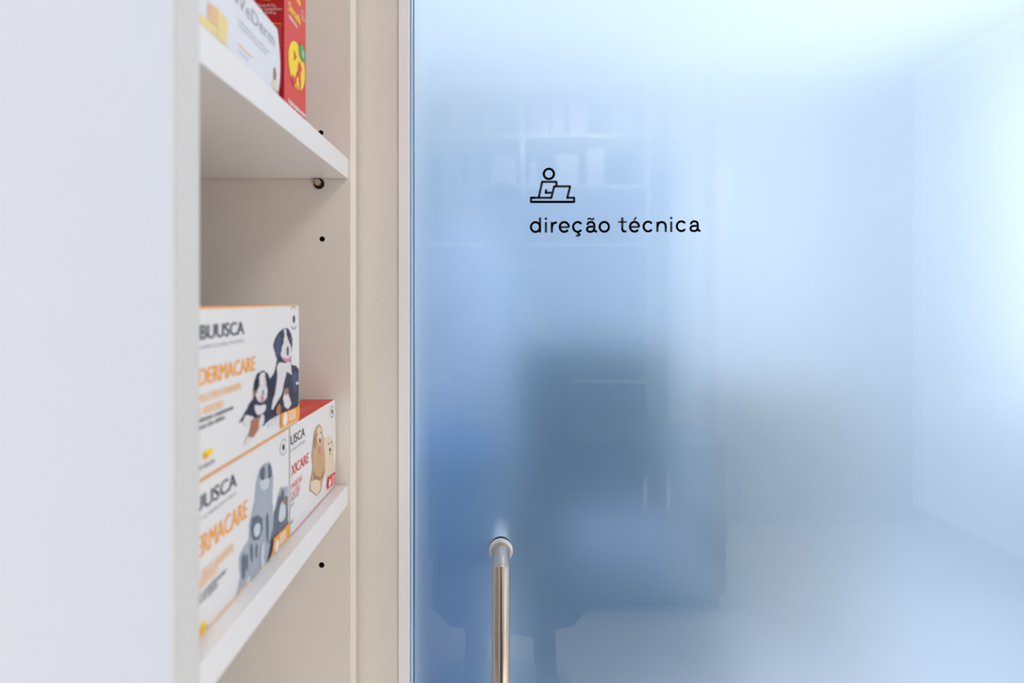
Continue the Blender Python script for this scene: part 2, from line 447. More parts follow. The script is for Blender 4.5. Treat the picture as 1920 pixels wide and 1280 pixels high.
def carton(name, label, X, y0, y1, z0, z1, depth, side, top, front=None, group=None, bulge=0.0, cat='medicine box'):
    t = thing(name, (X-depth/2, (y0+y1)/2, z0), label, cat, group)
    bm = bmesh.new(); N = 8
    def col(x, y, b):
        return [bm.verts.new((x, y+b*math.sin(PI*i/N), z0+(z1-z0)*i/N)) for i in range(N+1)]
    A = col(X, y0, 0); B = col(X, y1, bulge); C_ = col(X-depth, y1, bulge*0.7); D = col(X-depth, y0, 0)
    for p, q, mi in ((A, B, 0), (B, C_, 1), (C_, D, 1), (D, A, 1)):
        for i in range(N):
            bm.faces.new((p[i], q[i], q[i+1], p[i+1])).material_index = mi
    bm.faces.new((A[N], B[N], C_[N], D[N])).material_index = 2
    bm.faces.new((D[0], C_[0], B[0], A[0])).material_index = 1
    link('carton', bm, [front or M_CARD, side, top], t)
    f = Face(X, y0+0.0003, y1-0.0003, z0, z1)
    return t, f
C3 = (350, 550, 5.818); C4 = (350, 730, 5.818); C5 = (350, 930, 3.657); C1 = (300, 0, 4.0)
BG = 'pet care cartons stacked on the lower shelf'
# grey cat carton, bottom of the stack
zc0, zc1 = ZL1+0.0003, ZL1+0.1065
XC = -0.2030
t, f = carton('medicine_box', 'white and orange pet care carton with a grey cat, beneath the dog carton', XC, 0.3115, 0.4800, zc0, zc1, 0.042, M_CARD, M_ORANGE, group=BG)
f.flat([(f.y0, zc0+0.0006), (f.y1, zc0+0.0006), (f.y1, zc0+0.0022), (f.y0, zc0+0.0022)], M_ORANGEL)
f.flat([(f.y0, zc1-0.0012), (f.y1, zc1-0.0012), (f.y1, zc1-0.0002), (f.y0, zc1-0.0002)], M_ORANGEL)
f.text('BUUSCA', 346, 443, 979, 948, M_INK, 1, bold=0.0004)
f.text('HAPPY & HEALTHY PETS', 350, 443, 996, 988, M_GREYT)
f.text('DERMACARE', 350, 463, 1066, 1024, M_ORANGE, 1, bold=0.0004)
f.text('PELE E PELO SAUDÁVEL', 350, 438, 1114, 1095, M_ORANGEL, 1, bold=0.0002)
f.text('E SEDOSO', 366, 408, 1113, 1098, M_ORANGEL, 1, bold=0.0002)
f.text('alimento complementar', 350, 424, 1146, 1136, M_INK); f.text('para gatos 60 cápsulas', 350, 408, 1158, 1148, M_INK)
f.ell(377, 1180, 0.0045, M_YEL, 1, 1.3); f.ell(374, 1186, 0.0035, M_ORANGE, 2, 1.2)
f.text('60 cápsulas', 350, 390, 1222, 1212, M_INK)
f.done('printed_lettering', t)
f.ring(531, 838, 0.0065, 0.0075, M_GREYT, 1, 20, 30, 330); f.ell(531, 838, 0.0028, M_INK, 2, 0.8)
f.done('round_seal', t)
f.blob([(840, 815), (880, 800), (905, 785), (925, 860), (940, 960), (935, 1100), (930, 1280), (920, 1400), (870, 1500), (790, 1480), (735, 1330), (742, 1180), (750, 1080), (765, 960), (800, 860)], M_CAT1, 1, C4)
f.blob([(455, 60), (470, 40), (560, 20), (590, 60), (595, 200), (590, 260), (565, 330), (560, 430), (540, 468), (528, 400), (500, 520), (470, 560), (440, 600), (437, 520), (400, 610), (365, 640), (340, 700), (350, 640), (365, 560), (358, 430), (380, 370), (425, 300), (432, 180)], M_CAT1, 1, C5)
f.blob([(800, 870), (845, 830), (850, 930), (820, 1000), (790, 960)], M_CAT2, 3, C4)
f.blob([(880, 830), (905, 800), (925, 900), (915, 960), (885, 920)], M_CAT2, 3, C4)
f.blob([(800, 960), (850, 980), (900, 960), (890, 1060), (840, 1110), (790, 1060)], M_CAT3, 2, C4)
f.blob([(815, 950), (832, 950), (832, 985), (815, 985)], M_INK, 4, C4); f.blob([(885, 930), (900, 930), (900, 965), (885, 965)], M_INK, 4, C4)
f.blob([(445, 150), (480, 125), (515, 150), (520, 220), (490, 300), (450, 300), (435, 230)], M_CAT2, 2, C5)
f.blob([(460, 190), (500, 180), (500, 250), (470, 290), (450, 250)], M_CAT3, 3, C5)
for q in ([(372, 420), (392, 380), (398, 520), (380, 600)], [(430, 330), (445, 320), (450, 420), (438, 470)], [(470, 330), (480, 320), (478, 420), (468, 430)], [(540, 120), (556, 110), (556, 300), (545, 330)], [(400, 400), (412, 390), (416, 500), (405, 520)]):
    f.blob(q, M_CAT2, 3, C5)
f.blob([(505, 330), (530, 300), (520, 480), (500, 510)], M_CAT3, 3, C5)
f.blob([(1030, 1060), (1065, 1075), (1098, 1050), (1103, 1200), (1100, 1420), (1050, 1560), (1000, 1540), (975, 1300), (995, 1150)], M_CAT1, 1, C4)
f.blob([(630, 0), (690, 0), (692, 140), (692, 190), (640, 240), (590, 300), (560, 330), (585, 240), (600, 100)], M_CAT2, 1, C5)
f.blob([(1035, 1090), (1055, 1090), (1060, 1200), (1040, 1230), (1015, 1180)], M_CAT2, 2, C4)
f.blob([(640, 40), (670, 30), (680, 130), (650, 180), (620, 170)], M_CAT3, 2, C5)
f.blob([(1040, 1180), (1070, 1170), (1075, 1240), (1045, 1260)], M_GOLD3, 3, C4)
f.blob([(575, 300), (600, 290), (580, 400), (560, 440), (545, 462)], M_INK, 2, C5)
f.done('cat_picture', t, 'grey cat and kittens printed on the front')
f.poly([(588, 290), (700, 180), (700, 272), (576, 402)], M_ORANGE, 5, C5)
f.ell(350+608/3.657, 930+340/3.657, 0.0052, M_WPRINT, 6, 0.8)
for k in range(4):
    f.poly([(628, 268+k*18), (672, 226+k*18), (672, 236+k*18), (628, 278+k*18)], M_WPRINT, 6, C5)
f.done('corner_badge', t, 'orange corner badge')

# flexible-joint dog carton at the far end
zf1 = ZL1+0.1070
XF = -0.2026
t, f = carton('medicine_box', 'white and red pet care carton with golden dogs at the far end of the shelf', XF, 0.4830, 0.6125, zc0, zf1, 0.0400, M_CARD, M_REDC, group=BG, bulge=0.003)
f.flat([(f.y0, zc0+0.0004), (f.y1, zc0+0.0004), (f.y1, zc0+0.0016), (f.y0, zc0+0.0016)], M_REDL)
f.text('USCA', 545, 571, 835, 817, M_INK, 1, bold=0.0003)
f.text('& HEALTHY PETS', 545, 572, 848, 843, M_GREYT)
f.text('XICARE', 546, 578, 893, 873, M_REDP, 1, bold=0.0003)
f.text('DADE DAS', 546, 566, 918, 907, M_REDL, 1, bold=0.0002); f.text('LAÇÕES', 546, 562, 934, 922, M_REDL, 1, bold=0.0002)
f.text('alimento comp', 545, 560, 941, 937, M_INK); f.text('para cães', 545, 551, 950, 946, M_INK); f.text('60', 545, 549, 983, 978, M_INK)
f.done('printed_lettering', t)
f.ring(622.5, 771.5, 0.0060, 0.0072, M_GREYT, 1, 20, 20, 340); f.ell(622.5, 771.5, 0.0026, M_INK, 2, 0.8)
f.done('round_seal', t)
f.blob([(1560, 510), (1590, 540), (1597, 640), (1612, 780), (1620, 870), (1570, 930), (1520, 960), (1495, 900), (1500, 760), (1490, 640), (1500, 530)], M_GOLD2, 1, C4)
f.blob([(1600, 580), (1620, 600), (1625, 780), (1622, 860), (1600, 800), (1590, 700)], M_WPRINT, 2, C4)
f.blob([(1440, 375), (1470, 410), (1488, 520), (1495, 640), (1510, 800), (1505, 900), (1480, 1000), (1460, 1110), (1410, 1160), (1370, 1120), (1338, 1110), (1350, 980), (1372, 850), (1362, 720), (1375, 600), (1385, 480), (1410, 410)], M_GOLD1, 2, C4)
f.blob([(1425, 400), (1460, 420), (1470, 520), (1450, 620), (1425, 600), (1410, 500)], M_GOLD2, 3, C4)
f.blob([(1385, 500), (1402, 490), (1404, 600), (1384, 680)], M_GOLD3, 3, C4)
f.blob([(1375, 880), (1400, 940), (1460, 960), (1490, 870), (1480, 960), (1420, 1000), (1380, 980)], M_GOLD3, 3, C4)
f.blob([(1345, 1000), (1400, 980), (1450, 1000), (1450, 1090), (1410, 1150), (1370, 1110), (1345, 1090)], M_GOLD2, 3, C4)
f.blob([(1437, 535), (1452, 530), (1454, 580), (1440, 590)], M_INK, 4, C4)
f.blob([(1432, 640), (1452, 630), (1455, 680), (1440, 700)], M_PINK, 4, C4)
for q in ((1412, 490), (1455, 470)): f.blob([(q[0]-6, q[1]-8), (q[0]+5, q[1]-10), (q[0]+5, q[1]+8), (q[0]-6, q[1]+10)], M_INK, 4, C4)
f.blob([(1552, 640), (1566, 635), (1567, 670), (1555, 680)], M_INK, 3, C4); f.blob([(1552, 690), (1564, 686), (1562, 715), (1554, 715)], M_PINK, 3, C4)
for q in ((1545, 590), (1575, 575)): f.blob([(q[0]-5, q[1]-7), (q[0]+5, q[1]-8), (q[0]+5, q[1]+7), (q[0]-5, q[1]+8)], M_INK, 3, C4)
f.done('dog_picture', t, 'golden dogs printed on the front')
f.poly([(1532, 962), (1634, 875), (1634, 1000), (1522, 1090)], M_REDC, 5, C4)
f.ell(350+1550/5.818, 730+1020/5.818, 0.0046, M_WPRINT, 6, 0.8)
for k in range(4): f.poly([(1570, 955+k*26), (1612, 920+k*26), (1612, 930+k*26), (1570, 966+k*26)], M_WPRINT, 6, C4)
f.done('corner_badge', t, 'red corner badge')
bm = bmesh.new()
for xx in (-0.012, -0.0155, -0.019): bx(bm, XF+xx-0.0004, XF+xx+0.0004, 0.50, 0.585 if xx > -0.018 else 0.575, zf1, zf1+0.00012)
link('top_lettering', bm, M_REDL, t)

# black dog carton lying on both
zd0, zd1 = zf1+0.0006, H-0.0058
XD = -0.2024
t, f = carton('medicine_box', 'white and orange pet care carton with two black dogs, topmost on the lower shelf', XD, 0.3235, 0.5020, zd0, zd1, 0.044, M_CARD, M_ORANGE, group=BG, bulge=0.0015)
f.flat([(f.y0, zd0+0.0004), (f.y1, zd0+0.0004), (f.y1, zd0+0.0014), (f.y0, zd0+0.0014)], M_ORANGEL)
f.flat([(f.y0, zd1-0.0014), (f.y1, zd1-0.0014), (f.y1, zd1-0.0001), (f.y0, zd1-0.0001)], M_ORANGEL)
f.text('BUUSCA', 375, 457, 637, 609, M_INK, 1, bold=0.0005)
f.text('HAPPY & HEALTHY PETS', 375, 457, 655, 648, M_GREYT)
f.text('DERMACARE', 373, 478, 724, 691, M_ORANGE, 1, bold=0.0005)
f.text('PELE E PELO SAUDÁVEL', 373, 452, 756, 741, M_ORANGEL, 1, bold=0.0003)
f.text('E SEDOSO', 373, 418, 780, 765, M_ORANGEL, 1, bold=0.0003)
f.text('alimento complementar', 373, 438, 793, 786, M_INK, 1, bold=0.0001); f.text('para cães adultos', 373, 421, 806, 799, M_INK, 1, bold=0.0001)
f.blob([(165, 740), (175, 690), (215, 660), (270, 630), (290, 650), (275, 700), (230, 740), (190, 770)], M_YEL, 1, C4)
f.blob([(165, 740), (175, 705), (205, 690), (240, 710), (220, 745), (190, 765)], M_ORANGE, 2, C4)
f.text('60 cápsulas', 372, 402, 883, 876, M_INK)
f.done('printed_lettering', t)
f.ring(550, 588, 0.0064, 0.0078, M_GREYT, 1, 14, 40, 140); f.ell(550.5, 597, 0.0030, M_INK, 2, 0.8); f.line(549, 552, 601, 0.004, M_INK, 2)
f.ring(550.5, 603, 0.0064, 0.0078, M_GREYT, 1, 14, 215, 325)
f.done('round_seal', t)
o34 = 1047
f.blob([(1040, 392), (1075, 378), (1105, 382), (1130, 430), (1150, 500), (1150, 560), (1140, 640), (1135, 700), (1140, 780), (1190, 785), (1222, 830), (1222, 1000), (1218, 1180), (1212, 1235), (1100, 1280), (1020, 1310), (900, 1380), (860, 1420), (830, 1450), (800, 1400), (860, 1180), (900, 1040), (905, 930), (950, 870), (975, 770), (985, 720), (960, 640), (940, 570), (960, 500), (1000, 430)], M_NAVY, 1, C3)
f.blob([(830, 838), (875, 865), (910, 930), (915, 1060), (900, 1200), (890, 1350), (850, 1430), (790, 1470), (740, 1350), (690, 1330), (560, 1420), (600, 1350), (650, 1270), (680, 1200), (725, 1140), (720, 1050), (735, 960), (765, 875)], M_NAVY, 1, C3)
f.blob([(1052, 388), (1078, 388), (1085, 460), (1110, 520), (1135, 590), (1135, 680), (1095, 745), (1045, 730), (1018, 670), (1030, 590), (1052, 520), (1062, 450)], M_FURW, 2, C3)
f.blob([(1085, 580), (1102, 575), (1106, 650), (1096, 690), (1084, 660)], M_NAVY, 3, C3)
f.blob([(1030, 690), (1080, 715), (1128, 690), (1125, 735), (1080, 752), (1040, 730)], M_PINK, 3, C3)
f.blob([(1000, 750), (1060, 760), (1130, 740), (1140, 890), (1085, 850), (1060, 950), (1030, 1100), (980, 1180), (940, 1260), (915, 1270), (930, 1180), (960, 1080), (980, 930), (975, 800)], M_FURW, 2, C3)
f.blob([(1060, 1040), (1095, 1035), (1105, 1120), (1135, 1200), (1100, 1260), (1060, 1240), (1040, 1150)], M_FURW, 3, C3)
f.blob([(1060, 1035), (1100, 1030), (1100, 1090), (1060, 1120)], M_TAN, 4, C3)
f.blob([(980, 1210), (1010, 1200), (1020, 1290), (990, 1330), (955, 1300)], M_TAN, 4, C3)
f.blob([(810, 858), (845, 862), (855, 950), (875, 1060), (865, 1140), (820, 1195), (770, 1170), (740, 1110), (785, 1010), (785, 910)], M_FURW, 2, C3)
f.blob([(815, 1050), (830, 1050), (830, 1110), (818, 1115)], M_NAVY, 3, C3); f.blob([(795, 1110), (835, 1115), (830, 1190), (800, 1190)], M_PINK, 3, C3)
f.blob([(720, 1060), (745, 1050), (745, 1110), (730, 1130)], M_TAN, 2, C3)
f.blob([(725, 160), (790, 180), (855, 150), (855, 230), (770, 290), (735, 240)], M_FURW, 3, C4)
f.blob([(700, 340), (780, 290), (790, 350), (770, 440), (720, 520), (660, 520), (690, 440)], M_TAN, 3, C4)
f.blob([(625, 270), (700, 290), (700, 340), (650, 400), (600, 380)], M_FURW, 3, C4)
f.blob([(660, 490), (730, 520), (710, 560), (650, 610), (605, 610), (640, 550)], M_FURW, 3, C4)
f.blob([(800, 260), (840, 280), (830, 380), (790, 430), (770, 400)], M_FURW, 4, C4)
f.blob([(870, 390), (960, 330), (1010, 280), (1010, 370), (930, 400), (880, 430)], M_FURW, 3, C4)
M_NAVD = mat('deep black print', (18, 20, 34), 0.4); M_NAVL = mat('blue grey fur print', (66, 76, 108), 0.4)
f.blob([(975, 500), (1005, 450), (1025, 480), (1015, 600), (1000, 700), (985, 700), (960, 620), (955, 560)], M_NAVL, 2, C3)
f.blob([(1120, 440), (1140, 480), (1146, 560), (1136, 600), (1128, 520)], M_NAVL, 2, C3)
for q in ((1040, 505), (1122, 500)): f.blob([(q[0]-7, q[1]-8), (q[0]+7, q[1]-10), (q[0]+7, q[1]+6), (q[0]-7, q[1]+8)], M_TAN, 3, C3)
for q in ((1042, 535), (1124, 528)): f.blob([(q[0]-6, q[1]-8), (q[0]+6, q[1]-8), (q[0]+6, q[1]+8), (q[0]-6, q[1]+8)], M_NAVD, 4, C3)
f.blob([(745, 960), (775, 900), (785, 980), (765, 1080), (745, 1130), (728, 1080)], M_NAVD, 2, C3)
f.blob([(865, 900), (900, 960), (900, 1060), (880, 1130), (868, 1030)], M_NAVD, 2, C3)
for q in ((793, 1000), (852, 995)): f.blob([(q[0]-5, q[1]-6), (q[0]+5, q[1]-6), (q[0]+5, q[1]+6), (q[0]-5, q[1]+6)], M_NAVD, 4, C3)
f.blob([(1150, 850), (1200, 860), (1205, 1000), (1180, 1120), (1150, 1000), (1130, 920)], M_NAVL, 2, C3)
f.blob([(920, 950), (950, 900), (955, 1000), (930, 1120), (905, 1180), (905, 1060)], M_NAVD, 2, C3)
f.blob([(1185, 960), (1215, 965), (1215, 985), (1185, 1000)], M_FURW, 3, C3)
f.done('dog_picture', t, 'two black and tan dogs printed on the front')
f.poly([(1012, 265), (1222, 175), (1222, 312), (1015, 428)], M_ORANGE, 5, C4)
f.ell(350+1060/5.818, 730+322/5.818, 0.0062, M_WPRINT, 6, 0.8)
for k in range(4): f.poly([(1100, 248+k*26), (1175, 218+k*26), (1175, 232+k*26), (1100, 262+k*26)], M_WPRINT, 6, C4)
f.done('corner_badge', t, 'orange corner badge')

# upper shelf: white skin care carton and red food supplement carton
XW = -0.1950
t, f = carton('medicine_box', 'white skin care carton with gold blocks and thin grey lettering on the upper shelf', XW, 0.3130, 0.4375, ZU1+0.0003, ZU1+0.0625, 0.045, M_CARDG, M_CARDG, front=M_CARDG, bulge=0.006)
f.text('WeDerm', 436, 514, 1, -27, M_GREYT, 1)
f.poly([(355, 10), (430, 70), (430, 205), (355, 150)], M_PEACH, 2, C1); f.poly([(430, 70), (505, 145), (495, 345), (430, 290)], M_PYEL, 2, C1)
f.poly([(265, 70), (355, 145), (430, 200), (430, 290), (340, 210), (265, 150)], M_PYEL, 1, C1)
f.text('comprimidos para o bem estar', 446, 505, 38, 34, M_GREYT, 1); f.text('da pele e do pelo animal', 446, 498, 48, 44, M_GREYT, 1)
f.poly([(585, 325), (690, 425), (690, 440), (585, 340)], M_PEACH, 1, C1); f.poly([(588, 372), (662, 445), (662, 458), (588, 386)], M_PBLUE, 1, C1)
f.done('printed_lettering', t)
f.blob([(855, 490), (870, 540), (868, 600), (850, 600), (848, 540)], M_GOLD3, 2, C1)
f.blob([(840, 590), (880, 590), (905, 640), (905, 720), (870, 690), (835, 650)], M_GOLD2, 1, C1)
f.blob([(870, 680), (885, 684), (885, 700), (872, 696)], M_INK, 3, C1)
f.done('pet_picture', t)

XR = -0.1970
yr0, yr1 = 0.4562, 0.5065
t, f = carton('food_supplement_box', 'tall red supplement carton with yellow oval emblem on the upper shelf', XR, yr0, yr1, ZU1+0.0003, ZU1+0.148, 0.076, M_CRIM, M_CORAL, front=M_CORAL, cat='supplement box')
f.text('Anima', 540, 563, -21, -37, M_YEL, 1, bold=0.0005); f.text('Strath', 541, 562.5, 18, 1, M_YEL, 1, bold=0.0006)
f.text('tabletten', 541, 557, 32, 26, M_WPRINT, 1, bold=0.0002)
f.text('Ergänzungsfuttermittel', 541, 572, 192, 183, M_WPRINT, 1, bold=0.0003)
f.done('printed_lettering', t)
f.ring(568, 30, 0.0044, 0.0050, M_WPRINT, 1, 24); f.text('R', 566.5, 569, 35, 27, M_WPRINT)
f.done('registered_mark', t)
a, b = f.yz(556.3, 124)
N = 40
f.flat([(a+0.0196*math.cos(2*PI*i/N), b+0.0222*math.sin(2*PI*i/N)) for i in range(N)], M_YEL, 1)
C2 = (360, 0, 5.818)
f.blob([(1112, 545), (1120, 560), (1125, 600), (1140, 625), (1125, 640), (1118, 660), (1103, 655), (1112, 630), (1105, 590)], M_CORAL, 2, C2)
f.blob([(1165, 660), (1180, 700), (1198, 770), (1180, 785), (1180, 860), (1185, 1000), (1168, 1000), (1165, 900), (1150, 880), (1158, 990), (1140, 960), (1135, 900), (1118, 930), (1120, 860), (1130, 800), (1150, 770), (1155, 700)], M_CORAL, 2, C2)
f.blob([(1085, 800), (1095, 820), (1120, 850), (1115, 900), (1120, 960), (1080, 880)], M_CORAL, 2, C2)
f.blob([(1130, 870), (1145, 830), (1160, 870), (1150, 880), (1165, 970), (1155, 980), (1140, 920), (1128, 930)], M_YEL, 3, C2)
f.ell(565.6, 100, 0.0080, M_GREEN, 4)
for k in range(3): f.poly([(1185, 540+k*26), (1210, 575+k*26), (1210, 587+k*26), (1185, 552+k*26)], M_WPRINT, 5, C2)
f.done('emblem', t, 'yellow oval with animal silhouettes and green dot')
g = Face(yr0, XR-0.0755, XR-0.0005, ZU1, ZU1+0.148, plane='y')
def gt(s, x0, x1, y, h, m, bold=0):
    g.text(s, x0, x1, y, y-h, m, 1, bold)
gt('Tierarzt 40, 70 g.', 484, 517, 12.5, 5, M_WPRINT); gt('100 g. Compositions', 480, 529, 19, 5, M_WPRINT); gt('Netto: 22,44 g.', 476, 518, 26, 5, M_WPRINT)
g.poly([(500, 42), (528, 44), (528, 46), (500, 44)], M_ORANGE); g.poly([(490, -2), (508, -1), (508, 1), (490, 0)], M_ORANGE)
for k in range(34):
    y = 49+k*3.4; x0 = 500 if k > 1 else 516
    g.poly([(x0, y), (529-(k*37 % 5)*0.6, y+0.4), (529-(k*37 % 5)*0.6, y+1.3), (x0, y+0.9)], M_REDL)
g.done('side_lettering', t)

# ------------------------------------------------------------------ office furniture behind the frosted glass
M_CHAIR = mat('dark teal upholstery', (24, 66, 92), 0.8, bump=0.2, scale=300)
M_DARKP = mat('dark plastic', (26, 34, 42), 0.5)
M_CABG = mat('warm grey metal', (176, 172, 162), 0.45)
M_WARD = mat('grey blue laminate', (178, 196, 216), 0.5)
M_BLUEC = mat('dark blue laminate', (62, 116, 180), 0.5)
M_COAT = mat('pale blue coat fabric', (205, 222, 252), 0.9, bump=0.2, scale=300)
M_LILAC = mat('pale lilac cushion', (176, 184, 220), 0.9)

def rounded(bm, x0, x1, y0, y1, z0, z1, r=0.03):
    b2 = bmesh.new(); bx(b2, x0, x1, y0, y1, z0, z1)
    bmesh.ops.bevel(b2, geom=b2.edges[:]+b2.verts[:], offset=r, segments=4, affect='EDGES', profile=0.5)
    me = bpy.data.meshes.new('tmp'); b2.to_mesh(me); b2.free(); bm.from_mesh(me); bpy.data.meshes.remove(me)
# office chair
cx, cy = 0.305, 1.42
ch = thing('office_chair', (cx, cy, 0), 'dark high-backed office chair behind the frosted glass', 'chair')
bm = bmesh.new(); rounded(bm, cx-0.25, cx+0.25, cy+0.16, cy+0.24, 0.52, 1.20, 0.035); link('backrest', bm, M_CHAIR, ch, True)
bm = bmesh.new(); rounded(bm, cx-0.25, cx+0.25, cy-0.25, cy+0.22, 0.42, 0.51, 0.035); link('seat', bm, M_CHAIR, ch, True)
bm = bmesh.new(); tube(bm, [(cx, cy, 0.09), (cx, cy, 0.42)], 0.025, 16); link('gas_column', bm, M_CHROME, ch)
for k in range(5):
    a = 2*PI*k/5; bm = bmesh.new()
    tube(bm, [(cx, cy, 0.10), (cx+0.28*math.cos(a), cy+0.28*math.sin(a), 0.07)], [0.022, 0.014], 10); l = link('leg', bm, M_DARKP, ch)
    bm = bmesh.new(); tube(bm, [(cx+0.28*math.cos(a)-0.015, cy+0.28*math.sin(a), 0.03), (cx+0.28*math.cos(a)+0.015, cy+0.28*math.sin(a), 0.03)], 0.03, 16); link('caster', bm, M_DARKP, l)
for s in (-1, 1):
    bm = bmesh.new(); tube(bm, [(cx+s*0.25, cy+0.10, 0.46), (cx+s*0.29, cy+0.10, 0.50), (cx+s*0.29, cy+0.06, 0.68)], 0.013, 10)
    rounded(bm, cx+s*0.29-0.03, cx+s*0.29+0.03, cy-0.12, cy+0.12, 0.675, 0.70, 0.01); link('armrest', bm, M_DARKP, ch)
bm = bmesh.new(); rounded(bm, cx-0.13, cx+0.19, cy+0.06, cy+0.16, 0.512, 0.70, 0.045)
tag(link('cushion', bm, M_LILAC, None, True), 'pale lilac cushion on the dark office chair behind the glass', 'cushion')
# low dark blue cabinet to the left
lc = thing('low_cabinet', (-0.22, 1.45, 0), 'low dark blue cabinet behind the frosted glass, left of the chair', 'cabinet')
box('body', -0.50, -0.04, 1.27, 1.62, 0.0, 0.96, M_BLUEC, lc, bevel=0.004)
for s, xx in ((-1, -0.49), (1, -0.265)):
    d = box('door', xx, xx+0.20, 1.252, 1.27, 0.08, 0.93, M_BLUEC, lc, bevel=0.002)
    bm = bmesh.new(); kx = xx+(0.18 if s < 0 else 0.02); tube(bm, [(kx, 1.252, 0.60), (kx, 1.235, 0.60)], 0.008, 12); link('knob', bm, M_CHROME, d)
# filing cabinet
fc = thing('filing_cabinet', (1.17, 2.08, 0), 'warm grey filing cabinet behind the frosted glass, right of the chair', 'cabinet')
box('body', 0.88, 1.36, 1.92, 2.25, 0.0, 0.995, M_CABG, fc, bevel=0.003)
for k in range(3):
    d = box('drawer', 0.89, 1.35, 1.90, 1.92, 0.05+k*0.31, 0.35+k*0.31, M_CABG, fc, bevel=0.003)
    box('handle', 1.11, 1.23, 1.888, 1.90, 0.25+k*0.31, 0.27+k*0.31, M_CHROME, d)
# tall wardrobe far left
wd = thing('wardrobe', (0.15, 2.95, 0), 'tall grey blue wardrobe at the back of the office', 'wardrobe')
box('body', -0.95, 0.98, 2.70, 3.24, 0.0, 2.15, M_WARD, wd, bevel=0.004)
for k in range(4):
    d = box('door', -0.945+k*0.4825, -0.945+k*0.4825+0.477, 2.682, 2.70, 0.08, 2.13, M_WARD, wd, bevel=0.002)
    box('handle', -0.945+k*0.4825+(0.44 if k % 2 == 0 else 0.02), -0.945+k*0.4825+(0.455 if k % 2 == 0 else 0.035), 2.66, 2.682, 1.0, 1.2, M_CHROME, d)
# coat stand with pale coat
cs = thing('coat_stand', (-0.14, 1.90, 0), 'slim coat stand behind the frosted glass', 'coat stand')
bm = bmesh.new(); tube(bm, [(-0.14, 1.90, 0.02), (-0.14, 1.90, 1.72)], 0.016, 14); link('pole', bm, M_CHROME, cs)
bm = bmesh.new(); tube(bm, [(-0.14, 1.90, 0.0), (-0.14, 1.90, 0.02)], 0.16, 28); link('base', bm, M_CHROME, cs)
bm = bmesh.new(); tube(bm, [(-0.14, 1.90, 1.66), (-0.14, 1.82, 1.64), (-0.14, 1.80, 1.69)], 0.008, 10); link('hook', bm, M_CHROME, cs)
bm = bmesh.new(); seg = 32; rings = []
for z, w, d_ in ((1.62, 0.03, 0.03), (1.57, 0.09, 0.05), (1.48, 0.14, 0.07), (1.20, 0.14, 0.08), (0.92, 0.15, 0.09), (0.72, 0.17, 0.09)):
    rings.append([bm.verts.new((-0.12+w*math.cos(2*PI*k/seg)*(1+0.05*math.cos(7*2*PI*k/seg)), 1.755+d_*math.sin(2*PI*k/seg)*(1+0.12*math.cos(9*2*PI*k/seg)), z)) for k in range(seg)])
for a, b in zip(rings, rings[1:]):
    for k in range(seg): bm.faces.new((a[k], b[k], b[(k+1) % seg], a[(k+1) % seg]))
bm.faces.new(rings[0]); bm.faces.new(rings[-1][::-1])
tag(link('coat', bm, M_COAT, None, True), 'pale blue coat hanging on the stand behind the glass', 'coat')

# ------------------------------------------------------------------ shop wall reflected in the glass
RW = -1.30       # front plane of the opposite shelving; mirror distance 2*YG - RW
RD = (2*YG-RW)/F
rx = lambda px: (px-VX)*RD
rz = lambda py: H+(VY-py)*RD
op = thing('display_shelving', (0.2, RW-0.15, 0), 'white open display shelving on the opposite wall, mirrored in the glass door', 'shelving unit')
xl, xm, xr = rx(797), rx(980), rx(1212)
bm = bmesh.new(); bx(bm, xl-0.02, xl, RW-0.3, RW, 0, 2.6); link('side_panel', bm, M_SHELF, op)
bm = bmesh.new(); bx(bm, xm-0.013, xm+0.013, RW-0.3, RW, 0, 2.6); link('side_panel', bm, M_SHELF, op)
bm = bmesh.new(); bx(bm, xr, xr+0.02, RW-0.3, RW, 0, 2.6); link('side_panel', bm, M_SHELF, op)
M_GB = mat('grey back board', (120, 118, 116), 0.7)
bm = bmesh.new(); bx(bm, xl, xr, RW-0.31, RW-0.30, 0, 2.6); link('back_panel', bm, M_GB, op)
for py in (50, 145, 250, 345, 455, 712):
    z = rz(py)
    bm = bmesh.new(); bx(bm, xl, xm-0.013, RW-0.3, RW-0.002, z-0.02, z); bx(bm, xm+0.013, xr, RW-0.3, RW-0.002, z-0.02, z); link('shelf', bm, M_SHELF, op)
for k, (a, b) in enumerate(((xl+0.002, xm-0.015), (xm+0.015, xr-0.002))):
    box('door', a, b, RW-0.02, RW-0.004, 0.08, rz(725), mat('grey cupboard door', (112, 118, 126), 0.5), op, 0.002)
    box('door', a, b, RW-0.02, RW-0.004, rz(706), rz(470), mat('grey cupboard door', (112, 118, 126), 0.5), op, 0.002)
G = 'product boxes on the shelving opposite'
refl = [(825, 862, 280, 345, (214, 210, 206), 'pale grey'), (876, 905, 284, 345, (170, 180, 186), 'grey blue'), (921, 972, 288, 345, (224, 218, 214), 'wide white'),
        (994, 1008, 300, 345, (206, 200, 204), 'small lilac'), (1044, 1086, 286, 345, (216, 196, 196), 'pinkish'), (1104, 1136, 274, 345, (222, 218, 222), 'tall white'),
        (846, 880, 190, 250, (206, 190, 196), 'rose'), (905, 925, 210, 250, (190, 196, 206), 'small blue'), (996, 1030, 176, 250, (206, 204, 216), 'tall lavender'),
        (1036, 1060, 186, 250, (212, 206, 210), 'cream'), (1070, 1105, 190, 250, (206, 188, 200), 'mauve'), (1150, 1190, 200, 250, (188, 196, 204), 'slate')]
for i, (a, b, c, d, col_, w) in enumerate(refl):
    tag(box('product_box', rx(a), rx(b), RW-0.12, RW-0.03, rz(d)+0.0003, rz(c), mat('carton '+w, col_, 0.5), None, 0.001), w+' product box on the shelving mirrored in the glass', 'box', G)
